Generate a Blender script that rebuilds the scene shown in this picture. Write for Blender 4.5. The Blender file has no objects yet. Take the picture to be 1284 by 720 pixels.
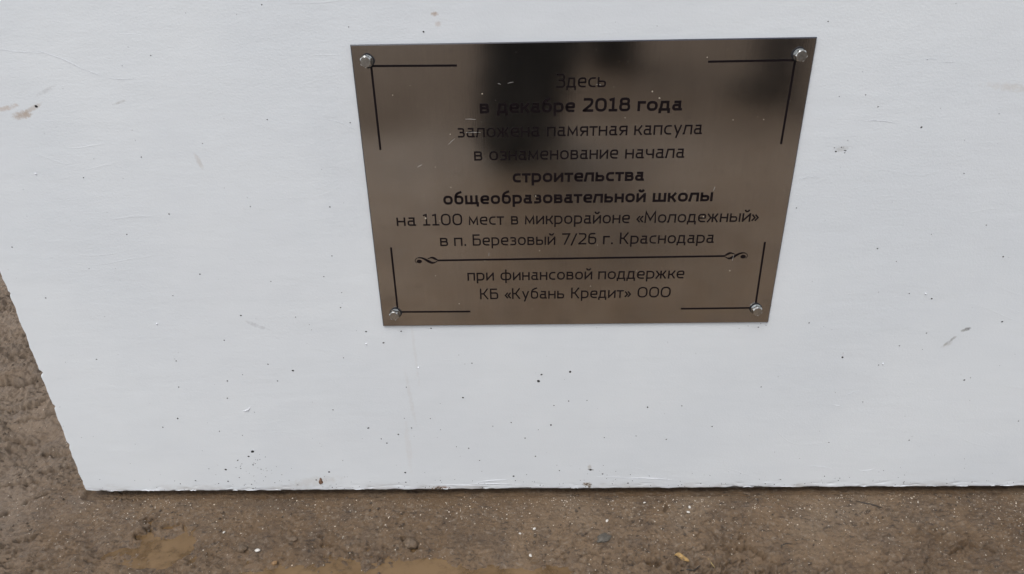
import bpy, math, random
import numpy as np
from mathutils import Vector, Matrix
random.seed(7); rng = np.random.default_rng(11)
S = bpy.context.scene; COL = S.collection
R = math.radians

# ------------------------------------------------------------------ camera, sky, sun, exposure
cam = bpy.data.objects.new('camera', bpy.data.cameras.new('camera')); COL.objects.link(cam)
PITCH, ROLL, YAW = .4840, -.0198, -.0192
f = Vector((math.sin(YAW)*math.cos(PITCH), math.cos(YAW)*math.cos(PITCH), -math.sin(PITCH)))
r0 = Vector((math.cos(YAW), -math.sin(YAW), 0)); u0 = r0.cross(f)
rr = r0*math.cos(ROLL)+u0*math.sin(ROLL); uu = -r0*math.sin(ROLL)+u0*math.cos(ROLL)
M = Matrix((rr, uu, -f)).transposed().to_4x4(); M.translation = Vector((-.0781, -.9646, .9154))
cam.matrix_world = M
cam.data.sensor_width = 36; cam.data.lens = 36*900/1284; cam.data.clip_start = .01; cam.data.clip_end = 3000
S.camera = cam
SUN_EL, SUN_AZ = 62, 205      # azimuth clockwise from +y (the way the block faces away from)
W = bpy.data.worlds.new('World'); S.world = W; W.use_nodes = True
nt = W.node_tree; bg = nt.nodes['Background']
sky = nt.nodes.new('ShaderNodeTexSky'); sky.sky_type = 'NISHITA'; sky.sun_disc = False
sky.sun_elevation = R(SUN_EL); sky.sun_rotation = R(SUN_AZ); sky.air_density = 1.0; sky.dust_density = 2.5; sky.ozone_density = 1.2
hs = nt.nodes.new('ShaderNodeHueSaturation'); hs.inputs['Saturation'].default_value = .34
nt.links.new(sky.outputs[0], hs.inputs['Color']); nt.links.new(hs.outputs[0], bg.inputs[0]); bg.inputs[1].default_value = .15
sun = bpy.data.objects.new('sun', bpy.data.lights.new('sun', 'SUN')); COL.objects.link(sun)
sun.data.energy = .95; sun.data.angle = R(22); sun.data.color = (1, .985, .96)
sd = Vector((math.sin(R(SUN_AZ))*math.cos(R(SUN_EL)), math.cos(R(SUN_AZ))*math.cos(R(SUN_EL)), math.sin(R(SUN_EL))))
sun.rotation_euler = (-sd).to_track_quat('-Z', 'Y').to_euler(); sun.location = sd*20
S.view_settings.view_transform = 'Standard'; S.view_settings.look = 'None'
S.view_settings.exposure = 0.40; S.view_settings.gamma = 1

# ------------------------------------------------------------------ helpers
def tag(o, label=None, cat=None, group=None, kind=None):
    if label: o['label'] = label
    if cat: o['category'] = cat
    if group: o['group'] = group
    if kind: o['kind'] = kind
    return o
def empty(name, loc=(0, 0, 0)):
    o = bpy.data.objects.new(name, None); o.location = loc; COL.objects.link(o); o.empty_display_size = .05; return o
def mesh(name, v, fc, mat, parent=None, smooth=False, mats=None, midx=None):
    me = bpy.data.meshes.new(name); me.from_pydata([tuple(p) for p in v] if not isinstance(v, np.ndarray) else v.tolist(), [], fc if not isinstance(fc, np.ndarray) else fc.tolist())
    for m in (mats or [mat]): me.materials.append(m)
    if midx is not None: me.polygons.foreach_set('material_index', midx)
    if smooth: me.polygons.foreach_set('use_smooth', [True]*len(me.polygons))
    me.update(); o = bpy.data.objects.new(name, me); COL.objects.link(o)
    if parent:
        o.parent = parent; o.matrix_parent_inverse = parent_inv(parent)
    return o
def parent_inv(p): return Matrix.Translation(-p.location) if p.type == 'EMPTY' else p.matrix_parent_inverse.inverted() if False else Matrix.Identity(4)
def big_mesh(name, V, F, mat, smooth=True):
    me = bpy.data.meshes.new(name); n = F.shape[1]
    me.vertices.add(len(V)); me.vertices.foreach_set('co', V.astype(np.float32).ravel())
    me.loops.add(F.size); me.loops.foreach_set('vertex_index', F.astype(np.int32).ravel())
    me.polygons.add(len(F)); me.polygons.foreach_set('loop_start', np.arange(0, F.size, n, dtype=np.int32))
    me.polygons.foreach_set('use_smooth', np.full(len(F), smooth)); me.materials.append(mat)
    me.update(calc_edges=True); me.validate()
    o = bpy.data.objects.new(name, me); COL.objects.link(o); return o

# numpy gradient noise
_p = np.random.default_rng(3).permutation(512).astype(np.int64); _ang = np.random.default_rng(4).random(512)*2*np.pi
def gn(x, y, seed=0):
    xi = np.floor(x).astype(np.int64); yi = np.floor(y).astype(np.int64); xf = x-xi; yf = y-yi
    def g(ix, iy, dx, dy):
        a = _ang[_p[(_p[(ix+seed*37) & 511]+iy) & 511]]; return np.cos(a)*dx+np.sin(a)*dy
    u = xf**3*(xf*(xf*6-15)+10); v = yf**3*(yf*(yf*6-15)+10)
    a = g(xi, yi, xf, yf); b = g(xi+1, yi, xf-1, yf); c = g(xi, yi+1, xf, yf-1); d = g(xi+1, yi+1, xf-1, yf-1)
    return ((a+(b-a)*u)*(1-v)+(c+(d-c)*u)*v)*1.5
def fbm(x, y, o=4, seed=0, lac=2.1, gain=.5):
    s = 0; a = 1.
    for i in range(o): s = s+a*gn(x, y, seed+i); x = x*lac; y = y*lac; a *= gain
    return s
def sst(a, b, x): t = np.clip((x-a)/(b-a), 0, 1); return t*t*(3-2*t)

# ------------------------------------------------------------------ materials
def newmat(name):
    m = bpy.data.materials.new(name); m.use_nodes = True; t = m.node_tree; return m, t, t.nodes['Principled BSDF']
def N(t, ty, **k):
    n = t.nodes.new(ty)
    for a, b in k.items():
        if a in ('op',): n.operation = b
        elif hasattr(n, a): setattr(n, a, b)
        else: n.inputs[a.replace('_', ' ')].default_value = b
    return n
def math_(t, op, a, b=None, c=None, clamp=False):
    n = t.nodes.new('ShaderNodeMath'); n.operation = op; n.use_clamp = clamp
    for i, v in enumerate((a, b, c)):
        if v is None: continue
        if isinstance(v, (int, float)): n.inputs[i].default_value = v
        else: t.links.new(v, n.inputs[i])
    return n.outputs[0]
def mixc(t, fac, a, b, mode='MIX'):
    n = t.nodes.new('ShaderNodeMix'); n.data_type = 'RGBA'; n.blend_type = mode
    for s, v in ((n.inputs[0], fac), (n.inputs[6], a), (n.inputs[7], b)):
        if isinstance(v, (int, float)): s.default_value = v
        elif isinstance(v, tuple): s.default_value = v+(1,) if len(v) == 3 else v
        else: t.links.new(v, s)
    return n.outputs[2]
def maprange(t, v, a, b, c=0, d=1, smooth=True):
    n = t.nodes.new('ShaderNodeMapRange'); n.interpolation_type = 'SMOOTHSTEP' if smooth else 'LINEAR'
    t.links.new(v, n.inputs[0])
    for i, x in enumerate((a, b, c, d)): n.inputs[i+1].default_value = x
    return n.outputs[0]
def noise(t, co, sc, det=4, rough=.55, scale3=None, rot=None, dist=0):
    if scale3 or rot:
        mp = t.nodes.new('ShaderNodeMapping')
        if scale3: mp.inputs['Scale'].default_value = scale3
        if rot: mp.inputs['Rotation'].default_value = rot
        t.links.new(co, mp.inputs[0]); co = mp.outputs[0]
    n = t.nodes.new('ShaderNodeTexNoise'); n.inputs['Scale'].default_value = sc; n.inputs['Detail'].default_value = det
    n.inputs['Roughness'].default_value = rough; n.inputs['Distortion'].default_value = dist
    t.links.new(co, n.inputs['Vector']); return n.outputs[0]
def coords(t): return t.nodes.new('ShaderNodeTexCoord').outputs['Object']
def bump(t, b, h, dist, strength=1, prev=None):
    n = t.nodes.new('ShaderNodeBump'); n.inputs['Distance'].default_value = dist; n.inputs['Strength'].default_value = strength
    t.links.new(h, n.inputs['Height'])
    if prev is not None: t.links.new(prev, n.inputs['Normal'])
    return n.outputs[0]

def simple(name, col, rough=.6, metal=0, nscale=None, var=.15, bmp=None, spec=.5):
    m, t, b = newmat(name); b.inputs['Specular IOR Level'].default_value = spec; co = coords(t); b.inputs['Roughness'].default_value = rough; b.inputs['Metallic'].default_value = metal
    n = noise(t, co, nscale or 60)
    c = mixc(t, maprange(t, n, .3, .7), tuple(x*(1-var) for x in col), tuple(min(1, x*(1+var)) for x in col))
    t.links.new(c, b.inputs['Base Color'])
    if bmp: t.links.new(bump(t, b, noise(t, co, (nscale or 60)*2), bmp), b.inputs['Normal'])
    return m

def paint_mat():
    m, t, b = newmat('white_wall_paint'); co = coords(t)
    base = mixc(t, maprange(t, noise(t, co, 3.2, 4), .35, .65), (.695, .725, .748), (.735, .762, .778))
    base = mixc(t, maprange(t, noise(t, co, 1.3, 3, rot=(0, .5, .3)), .42, .66, 0, .35), base, (.70, .722, .745))
    # thin brush film showing a cooler undercoat
    st = noise(t, co, 30, 3, .6, scale3=(.15, 1, 2.2), rot=(0, .25, 0))
    base = mixc(t, maprange(t, st, .5, .8, 0, .12), base, (.60, .63, .655))
    # stains: centre x,z, radii, angle, colour, strength
    xyz = t.nodes.new('ShaderNodeSeparateXYZ'); t.links.new(co, xyz.inputs[0]); X, Z = xyz.outputs[0], xyz.outputs[2]
    wob = noise(t, co, 110, 6, .75)
    stains = [(-.7571, .6800, .016, .006, .2, (.42, .33, .26), .75), (-.742, .688, .020, .0035, .45, (.45, .37, .30), .5), (-.775, .690, .018, .004, .2, (.5, .40, .33), .6),
      (-.715, .712, .018, .003, .4, (.45, .44, .44), .35),
      (.6105, .3252, .006, .0035, .3, (.16, .16, .15), .85), (.606, .3225, .004, .003, .0, (.3, .3, .28), .7), (.5891, .3030, .013, .003, .85, (.33, .33, .32), .8), (.5875, .297, .009, .0045, .8, (.5, .49, .46), .5),
      (.0307, .0110, .006, .009, 1.3, (.27, .21, .15), .85), (.035, .0453, .006, .002, -.2, (.1, .1, .1), .8), (.033, .05, .004, .006, .2, (.4, .36, .3), .5),
      (-.2316, .0060, .016, .004, 0, (.28, .19, .15), .9), (-.455, .022, .05, .011, .15, (.55, .53, .50), .4),
      (-.2539, .2951, .003, .07, .03, (.55, .51, .47), .16), (-.2681, .2013, .004, .06, .08, (.55, .51, .47), .2), (-.2807, .1, .006, .06, 0, (.58, .54, .5), .2),
      (-.1878, .7998, .005, .003, 0, (.40, .28, .2), .7), (-.1845, .7882, .004, .004, 0, (.5, .4, .33), .4),
      (-.5305, .612, .004, .012, .3, (.5, .45, .40), .42), (.3592, .6166, .014, .004, .1, (.45, .44, .42), .5), (.5676, .6965, .04, .006, -.1, (.58, .54, .49), .4),
      (-.5, .345, .02, .004, -.45, (.45, .45, .46), .45), (-.62, .695, .01, .002, .3, (.42, .4, .38), .5), (-.33, .60, .05, .12, 0, (.60, .63, .66), .25), (.25, .4, .1, .2, .2, (.74, .76, .77), .3)]
    for (x, z, a, bb, an, c, s) in stains:
        dx = math_(t, 'SUBTRACT', X, x); dz = math_(t, 'SUBTRACT', Z, z); ca, sa = math.cos(an), math.sin(an)
        p = math_(t, 'ADD', math_(t, 'MULTIPLY', dx, ca/a), math_(t, 'MULTIPLY', dz, sa/a))
        q = math_(t, 'ADD', math_(t, 'MULTIPLY', dx, -sa/bb), math_(t, 'MULTIPLY', dz, ca/bb))
        d = math_(t, 'ADD', math_(t, 'MULTIPLY', p, p), math_(t, 'MULTIPLY', q, q))
        d = math_(t, 'ADD', d, math_(t, 'MULTIPLY', math_(t, 'SUBTRACT', wob, .5), 4.5))
        base = mixc(t, maprange(t, d, 1.3, -.2, 0, s), base, c)
    # splashed grime along the bottom edge
    gr = maprange(t, math_(t, 'ADD', Z, math_(t, 'MULTIPLY', noise(t, co, 45, 6, .7, scale3=(.6, 1, 2)), .03)), .034, .012, 0, .6)
    base = mixc(t, math_(t, 'MULTIPLY', gr, maprange(t, noise(t, co, 14, 3), .42, .62)), base, (.42, .39, .35))
    dots = t.nodes.new('ShaderNodeTexVoronoi'); dots.inputs['Scale'].default_value = 70; t.links.new(co, dots.inputs['Vector'])
    sel = math_(t, 'GREATER_THAN', noise(t, co, 24, 2), .60)
    base = mixc(t, math_(t, 'MULTIPLY', maprange(t, dots.outputs['Distance'], .075, .03, 0, .55), sel), base, (.3, .3, .3))
    t.links.new(base, b.inputs['Base Color']); b.inputs['Roughness'].default_value = .55
    h = noise(t, co, 38, 5, .6, scale3=(.35, 1, 1.6), rot=(0, .3, 0))
    n1 = bump(t, b, h, .0035, .10)
    n2 = bump(t, b, noise(t, co, 330, 4, .6, rot=(0, .5, 0), scale3=(.85, 1, 1.1)), .0006, .42, n1)
    # long brush ridges, sweeping in arcs
    wv = t.nodes.new('ShaderNodeTexNoise'); mp = t.nodes.new('ShaderNodeMapping'); mp.inputs['Rotation'].default_value = (0, .42, 0); mp.inputs['Scale'].default_value = (7, 1, 170)
    wd = noise(t, co, 2.2, 2); sc = t.nodes.new('ShaderNodeVectorMath'); sc.operation = 'ADD'; cb = t.nodes.new('ShaderNodeCombineXYZ'); t.links.new(math_(t, 'MULTIPLY', wd, .35), cb.inputs[2])
    t.links.new(co, sc.inputs[0]); t.links.new(cb.outputs[0], sc.inputs[1]); t.links.new(sc.outputs[0], mp.inputs[0]); t.links.new(mp.outputs[0], wv.inputs['Vector']); wv.inputs['Scale'].default_value = 1; wv.inputs['Detail'].default_value = 2
    rid = math_(t, 'MULTIPLY', maprange(t, wv.outputs[0], .62, .74), maprange(t, noise(t, co, 5, 2), .47, .65))
    n3 = bump(t, b, rid, .0004, .28, n2)
    t.links.new(n3, b.inputs['Normal']); return m

def concrete_mat():
    return simple('raw_concrete', (.24, .22, .20), .85, 0, 40, .25, .002)

def mud_mat():
    m, t, b = newmat('wet_mud'); co = coords(t)
    big = noise(t, co, 3.2, 5, .6); mid = noise(t, co, 22, 6, .65); fine = noise(t, co, 260, 5, .7)
    c = mixc(t, maprange(t, big, .38, .62), (.133, .081, .040), (.182, .119, .067))
    c = mixc(t, maprange(t, mid, .40, .68, 0, .65), c, (.092, .061, .038))
    c = mixc(t, maprange(t, noise(t, co, 7, 5, .6), .52, .70, 0, .5), c, (.205, .150, .098))
    c = mixc(t, maprange(t, fine, .50, .68, 0, .8), c, (.028, .017, .010))
    c = mixc(t, maprange(t, noise(t, co, 420, 3, .6), .60, .74, 0, .5), c, (.33, .27, .21))
    fk = noise(t, co, 1, 4, .65, scale3=(75, 190, 75), rot=(0, 0, .5))
    c = mixc(t, math_(t, 'MULTIPLY', maprange(t, fk, .56, .65, 0, .95), maprange(t, mid, .35, .55)), c, (.045, .029, .018))
    c = mixc(t, maprange(t, noise(t, co, 130, 4, .7), .53, .68, 0, .7), c, (.25, .195, .142))
    sx_ = t.nodes.new('ShaderNodeSeparateXYZ'); t.links.new(co, sx_.inputs[0])
    c = mixc(t, maprange(t, math_(t, 'ADD', sx_.outputs[0], math_(t, 'MULTIPLY', noise(t, co, 4, 4), .5)), -.55, -.80, 0, .45), c, (.26, .205, .155))   # drier, paler mud beyond the corner
    # ochre flush of silt
    c = mixc(t, maprange(t, noise(t, co, 5.5, 3, rot=(0, 0, 1)), .55, .72, 0, .5), c, (.185, .118, .063))
    far = maprange(t, math_(t, 'ADD', sx_.outputs[1], math_(t, 'MULTIPLY', noise(t, co, 1.6, 4), 1.2)), -.75, -2.2)      # open ground further off, darkened in colour to dim the plaque's upper reflection
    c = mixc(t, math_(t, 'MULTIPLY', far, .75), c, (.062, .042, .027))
    t.links.new(c, b.inputs['Base Color'])
    t.links.new(math_(t, 'MAXIMUM', maprange(t, noise(t, co, 16, 5, .6), .38, .66, .30, .68), math_(t, 'MULTIPLY', far, .9)), b.inputs['Roughness'])
    n1 = bump(t, b, mid, .008, .6); n2 = bump(t, b, fine, .0032, 1., n1)
    n3 = bump(t, b, noise(t, co, 900, 3, .6), .0008, .8, n2)
    t.links.new(n3, b.inputs['Normal']); return m

def puddle_mat():
    m, t, b = newmat('murky_water'); co = coords(t)
    c = mixc(t, maprange(t, noise(t, co, 14, 5, .6), .35, .65), (.142, .088, .042), (.178, .114, .058))
    c = mixc(t, maprange(t, noise(t, co, 60, 5, .7), .52, .7, 0, .5), c, (.098, .064, .035))
    t.links.new(c, b.inputs['Base Color']); b.inputs['Roughness'].default_value = .12; b.inputs['IOR'].default_value = 1.33
    tr_ = t.nodes.new('ShaderNodeBsdfTransparent'); tr_.inputs[0].default_value = (.82, .72, .56, 1); mx = t.nodes.new('ShaderNodeMixShader')
    t.links.new(maprange(t, noise(t, co, 26, 6, .7), .34, .54, .55, .98), mx.inputs[0]); t.links.new(tr_.outputs[0], mx.inputs[1]); t.links.new(b.outputs[0], mx.inputs[2]); t.links.new(mx.outputs[0], t.nodes['Material Output'].inputs[0])
    t.links.new(bump(t, b, noise(t, co, 30, 2), .0006, .5), b.inputs['Normal']); return m

def plate_mat():
    m, t, b = newmat('brushed_bronze_plate'); co = coords(t)
    g = noise(t, co, 1, 3, .6, scale3=(900, 1, 14))
    bl = noise(t, co, 9, 4, .55); 
    c = mixc(t, maprange(t, bl, .35, .68), (.54, .50, .452), (.61, .57, .52))
    c = mixc(t, maprange(t, g, .35, .65, 0, .3), c, (.43, .41, .385))
    c = mixc(t, maprange(t, noise(t, co, 26, 4, .6, scale3=(1, 1, 2.)), .60, .74, 0, .35), c, (.38, .36, .34))
    t.links.new(c, b.inputs['Base Color']); b.inputs['Metallic'].default_value = 1
    t.links.new(maprange(t, bl, .3, .7, .09, .125), b.inputs['Roughness'])
    t.links.new(bump(t, b, g, .00004, .35), b.inputs['Normal']); return m

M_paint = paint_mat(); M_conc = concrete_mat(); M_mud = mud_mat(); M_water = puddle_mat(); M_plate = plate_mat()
M_edge = simple('dark_plate_edge', (.02, .022, .035), .35)
M_ink = simple('black_engraving_ink', (.008, .005, .006), .34, spec=.18)
M_bolt = simple('galvanised_steel', (.60, .61, .60), .20, 1, 200, .12, .0002)
M_rub = simple('black_rubber', (.006, .006, .009), .6)
M_pit = simple('dark_pore', (.018, .016, .015), .9)
M_speck = simple('dried_mud_speck', (.44, .38, .30), .8)
M_ridge = simple('thick_white_paint', (.74, .76, .79), .5)
M_grain = simple('pale_shell_grain', (.60, .53, .44), .4, 0, 150, .4)
M_crumb = simple('mud_crumb', (.082, .057, .037), .6, 0, 150, .35, .001)
M_slate = simple('dark_slate_pebble', (.080, .070, .056), .5, 0, 300, .3, .0006)
M_white = simple('white_shell', (.58, .55, .50), .45, 0, 300, .1)
M_orange = simple('orange_pebble', (.26, .155, .07), .5, 0, 300, .25, .0004)
M_clod = simple('clod_mud', (.13, .09, .056), .55, 0, 200, .3, .0015)
M_leaf = simple('dry_leaf', (.30, .19, .07), .6, 0, 200, .3)
M_straw = simple('straw', (.40, .31, .13), .6)
M_twig = simple('wet_twig', (.03, .022, .016), .6)
M_rust = simple('rusty_chip', (.16, .09, .055), .8, 0, 400, .4, .001)

# ------------------------------------------------------------------ the ground
def crack(x, y, pts, w):
    best = np.full(x.shape, 9.)
    wob = fbm(x*90, y*90, 2, 50)*w*1.3
    for (a, b_) in zip(pts[:-1], pts[1:]):
        ax, ay = a; bx, by = b_; dx, dy = bx-ax, by-ay
        tt = np.clip(((x-ax)*dx+(y-ay)*dy)/(dx*dx+dy*dy), 0, 1)
        best = np.minimum(best, np.hypot(x-ax-tt*dx, y-ay-tt*dy))
    return np.exp(-((best+wob)/(w*.75))**2)
BX, BD = .8722, .62
WATER = -.0120
def ell(x, y, cx, cy, a, b_, an=0):
    ca, sa = math.cos(an), math.sin(an); dx, dy = x-cx, y-cy
    return np.sqrt(((dx*ca+dy*sa)/a)**2+((-dx*sa+dy*ca)/b_)**2)
CR = [([(-.735, -.060), (-.722, -.070), (-.718, -.088), (-.735, -.098)], .0055, .012), ([(-1.13, .212), (-1.06, .235), (-1.0, .248)], .005, .010), ([(-1.30, .33), (-1.2, .345), (-1.14, .38)], .006, .010),
      ([(-1.45, .52), (-1.36, .50)], .008, .012), ([(-1.52, .70), (-1.44, .66), (-1.40, .67)], .007, .010), ([(-1.36, .42), (-1.28, .45)], .006, .009), ([(-1.22, .27), (-1.16, .25), (-1.12, .27)], .005, .009), ([(-1.02, .12), (-.96, .105)], .006, .010), ([(-1.16, .145), (-1.10, .16), (-1.06, .15)], .005, .009), ([(-.985, .06), (-.945, .075)], .005, .008), ([(-1.02, -.06), (-.99, -.045)], .004, .007), ([(-1.0, -.12), (-.97, -.10)], .004, .007), ([(-1.18, .06), (-1.11, .09)], .005, .009), ([(-1.05, .02), (-.98, .035)], .005, .008), ([(-.97, -.02), (-.945, .0)], .004, .008), ([(-.93, -.112), (-.90, -.10)], .004, .006),
      ([(-.70, -.075), (-.665, -.07), (-.65, -.10)], .0035, .006), ([(-.645, -.08), (-.64, -.12)], .003, .005), ([(.118, -.153), (.135, -.150)], .005, .009), ([(.150, -.158), (.165, -.170)], .005, .008), ([(.172, -.156), (.20, -.150)], .0035, .006), ([(-.43, -.09), (-.41, -.12)], .004, .005),
      ([(.155, -.020), (.166, -.032), (.160, -.045)], .0028, .006), ([(.245, -.125), (.285, -.12), (.30, -.14)], .004, .005), ([(.62, -.12), (.66, -.14)], .004, .005), ([(-.285, -.105), (-.262, -.125)], .004, .006)]
def hf(x, y):
    x = np.asarray(x, float); y = np.asarray(y, float)
    db = np.hypot(np.maximum(np.abs(x)-BX, 0), np.maximum(np.maximum(-y, y-BD), 0))       # distance to the block
    away = sst(.0, .22, db)
    lf = sst(-.62, -.95, x)                                                                # trampled clods on the left
    rough = .34+.55*lf+.35*sst(.1, .0, np.abs(y+.16))*sst(-.2, .3, x)
    rough = np.maximum(rough, .9*sst(.3, 1.2, db))
    h = -.0058+(fbm(x*1.6, y*1.6, 3, 1)*.018+.002)*away
    h = h+fbm(x*9, y*9, 3, 5)*(.0042+.0060*lf)*(.25+away)*rough
    dout = np.hypot(np.maximum(np.maximum(-1.50-x, x-.85), 0), np.maximum(np.maximum(-.24-y, y-.80), 0))
    dm = sst(.55, .0, dout)**1.5                                                                # fine relief only where the sheet is dense enough to carry it
    rough = rough*dm*(.45+1.1*sst(-.35, .4, fbm(x*4.5, y*5.5, 3, 170)))
    tr = fbm(x*20+y*12+fbm(x*6, y*6, 2, 90)*.8, y*40-x*14, 3, 12)
    h = h-np.maximum(0, .10-np.abs(tr))*.26*rough*np.clip(fbm(x*5, y*5, 2, 33)+.35, 0, 1)*(.25+away)
    h = h+fbm(x*52, y*64, 3, 140)*.0052*rough*(.25+away)
    bil = np.abs(fbm(x*34, y*40, 3, 20)); h = h+(bil-.25)*.006*rough*(.35+away)
    h = h+np.maximum(0, gn(x*110, y*110, 70)-.15)*.012*rough*(.3+away)
    near = dm
    h = h+(fbm(x*150, y*150, 3, 26)*.0017+np.maximum(0, gn(x*240, y*240, 41)-.3)*.0022)*near
    pa = ell(x, y, -.70, -.132, .10, .046, .15)+fbm(x*28, y*34, 3, 61)*.42
    h = h-.0105*sst(1.25, .45, pa)
    pb = ell(x, y, -.30, -.212, .31, .078, .03)+fbm(x*16, y*24, 4, 66)*.30
    h = h-.0115*sst(1.35, .55, pb)
    for pts, w, d in CR:
        xs = [p[0] for p in pts]; ys = [p[1] for p in pts]
        mk = (x > min(xs)-.05) & (x < max(xs)+.05) & (y > min(ys)-.05) & (y < max(ys)+.05)
        if mk.any():
            c = np.zeros(x.shape); c[mk] = crack(x[mk], y[mk], pts, w); h = h-c*d*2.3
            rim = np.zeros(x.shape); rim[mk] = crack(x[mk], y[mk]-w*1.8, pts, w*1.2); h = h+rim*d*.5
    lim = -.0082-.0*x
    inner = sst(.012, .0, db)
    h = np.minimum(h, np.where(db < .08, lim+.008*sst(.0, .08, db), 9))
    return h-.0075*sst(.011, .002, db+.003*gn(x*40, y*40, 201))-.001*inner
def axis(dense_lo, dense_hi, step, far):
    d = list(np.arange(dense_lo, dense_hi+1e-9, step)); s = step; a = [d[0]]; 
    while a[-1] > -far: s = min(s*1.05, far); a.append(a[-1]-s)
    s = step; b_ = [d[-1]]
    while b_[-1] < far: s = min(s*1.05, far); b_.append(b_[-1]+s)
    return np.array(a[1:][::-1]+d+b_[1:])
gx = axis(-1.62, .95, .0024, 900)
ga = np.arange(-.30, .02, .0020); gb = np.arange(.02, .95, .0032)
gy0 = axis(0, 0.001, .0042, 900); gy = np.concatenate([gy0[gy0 < -.003]-.30, ga, gb, gy0[gy0 > .001+.003]+.95])
XX, YY = np.meshgrid(gx, gy); ZZ = hf(XX, YY)
nx, ny = len(gx), len(gy)
idx = np.arange(nx*ny).reshape(ny, nx)
F = np.stack([idx[:-1, :-1], idx[:-1, 1:], idx[1:, 1:], idx[1:, :-1]], -1).reshape(-1, 4)
cxm = (.5*(gx[:-1]+gx[1:]))[None, :].repeat(ny-1, 0).ravel(); cym = (.5*(gy[:-1]+gy[1:]))[:, None].repeat(nx-1, 1).ravel()
keep = ~((np.abs(cxm) < BX-.10) & (cym > .10) & (cym < BD-.10))                        # nothing is ever seen of the soil under the block
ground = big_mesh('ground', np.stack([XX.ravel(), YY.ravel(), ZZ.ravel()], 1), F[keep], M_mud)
tag(ground, 'wet brown trampled mud around the white block', kind='structure')

def puddle(cx, cy, a, b_):
    ns, nr = 48, 8; V = [(cx, cy, WATER)]; Fc = []
    for j in range(1, nr+1):
        for i in range(ns):
            an = 2*math.pi*i/ns; k = j/nr; V.append((cx+a*k*math.cos(an), cy+b_*k*math.sin(an), WATER))
    for i in range(ns): Fc.append((0, 1+i, 1+(i+1) % ns))
    for j in range(nr-1):
        for i in range(ns):
            p = 1+j*ns+i; q = 1+j*ns+(i+1) % ns; Fc.append((p, p+ns, q+ns, q))
    return mesh('puddle', V, Fc, M_water, smooth=True)
tag(puddle(-.70, -.132, .16, .085), 'shallow yellowish puddle in the mud below the left corner of the block', kind='structure')
tag(puddle(-.30, -.235, .42, .125), 'muddy brown puddle along the near edge in front of the block', kind='structure')

# ------------------------------------------------------------------ stones, grains, scraps
def rock_data(r, seed, sx=1, sy=1, sz=.6, sub=2):
    import bmesh
    bm = bmesh.new(); bmesh.ops.create_icosphere(bm, subdivisions=sub, radius=1); rs = np.random.default_rng(seed); o = rs.random(3)*50
    V = []
    for v in bm.verts:
        n = v.co.normalized(); k = 1+.22*float(gn(np.array(n.x*1.3+o[0]), np.array(n.y*1.3+n.z+o[1]), seed % 9))+.10*float(gn(np.array(n.x*3+o[1]), np.array(n.z*3+n.y*2+o[2]), 5))
        V.append((n.x*r*sx*k, n.y*r*sy*k, n.z*r*sz*k))
    Fc = [tuple(l.vert.index for l in fa.loops) for fa in bm.faces]; bm.free(); return np.array(V), Fc
def pebble(name, x, y, r, mat, seed, label, cat, sx=1.2, sy=.85, sz=.6, rz=0, sub=3, sink=.3):
    r *= .78 if name == 'shell_piece' else 1
    V, Fc = rock_data(r, seed, sx, sy, sz, sub)
    if name == 'mud_clod': V = V*(1+.30*fbm(V[:, 0]/r*2.6+V[:, 2]/r*1.7+seed, V[:, 1]/r*2.6, 3, seed))[:, None]; sink = .38
    o = mesh(name, V, Fc, mat, smooth=True)
    o.location = (x, y, float(hf(x, y))+r*sz*(1-sink*2)); o.rotation_euler = (0, 0, rz); return tag(o, label, cat)
pebble('pebble', .0482, -.1094, .0105, M_slate, 3, 'dark grey oval slate pebble on the mud below the plaque, largest stone in view', 'pebble', 1.25, .8, .5, .5)
pebble('pebble', -.4666, -.1078, .0062, M_clod, 5, 'round brown pebble between the two puddles, nearer the block', 'pebble', 1.2, .8, .7, .1)
pebble('pebble', -.484, -.1545, .0048, M_orange, 6, 'small orange pebble at the edge of the brown puddle', 'pebble', 1, .8, .8, .8)
pebble('mud_clod', -.2692, -.118, .0105, M_clod, 9, 'rounded grey-brown mud clod standing at the top rim of the brown puddle', 'mud clod', 1, .9, .8)
pebble('mud_clod', -.5451, -.1275, .0080, M_clod, 12, 'small lumpy mud clod right of the yellowish puddle', 'mud clod', 1, 1, .8)
for i, (x, y, r, lb) in enumerate([(-.5195, -.1293, .0048, 'broken white shell piece beside the small lumpy mud clod'), (-.5886, -.0914, .0028, 'tiny white shell bit alone on mud above the yellowish puddle'),
        (-.0895, -.0965, .0028, 'left one of two neighbouring white shell bits below the plaque'), (-.0655, -.0879, .0034, 'right one of two neighbouring white shell bits below the plaque'), (-.0729, -.1418, .0036, 'bright round white shell bit nearest the bottom of the photo below the plaque'),
        (.128, -.0275, .0024, 'white shell bit touching the little round print near the block edge'), (.204, -.040, .0036, 'white shell bit, upper one of the pair right of the round print'), (.199, -.052, .0034, 'white shell bit, lower one of the pair right of the round print'), (.058, -.070, .0038, 'white shell bit just above the dark slate pebble')]):
    pebble('shell_piece', x, y, r, M_white, 20+i, lb, 'shell', 1.2, .8, .5, i*1.3, 2, .2)['group'] = 'white shell pieces in the mud'

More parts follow.
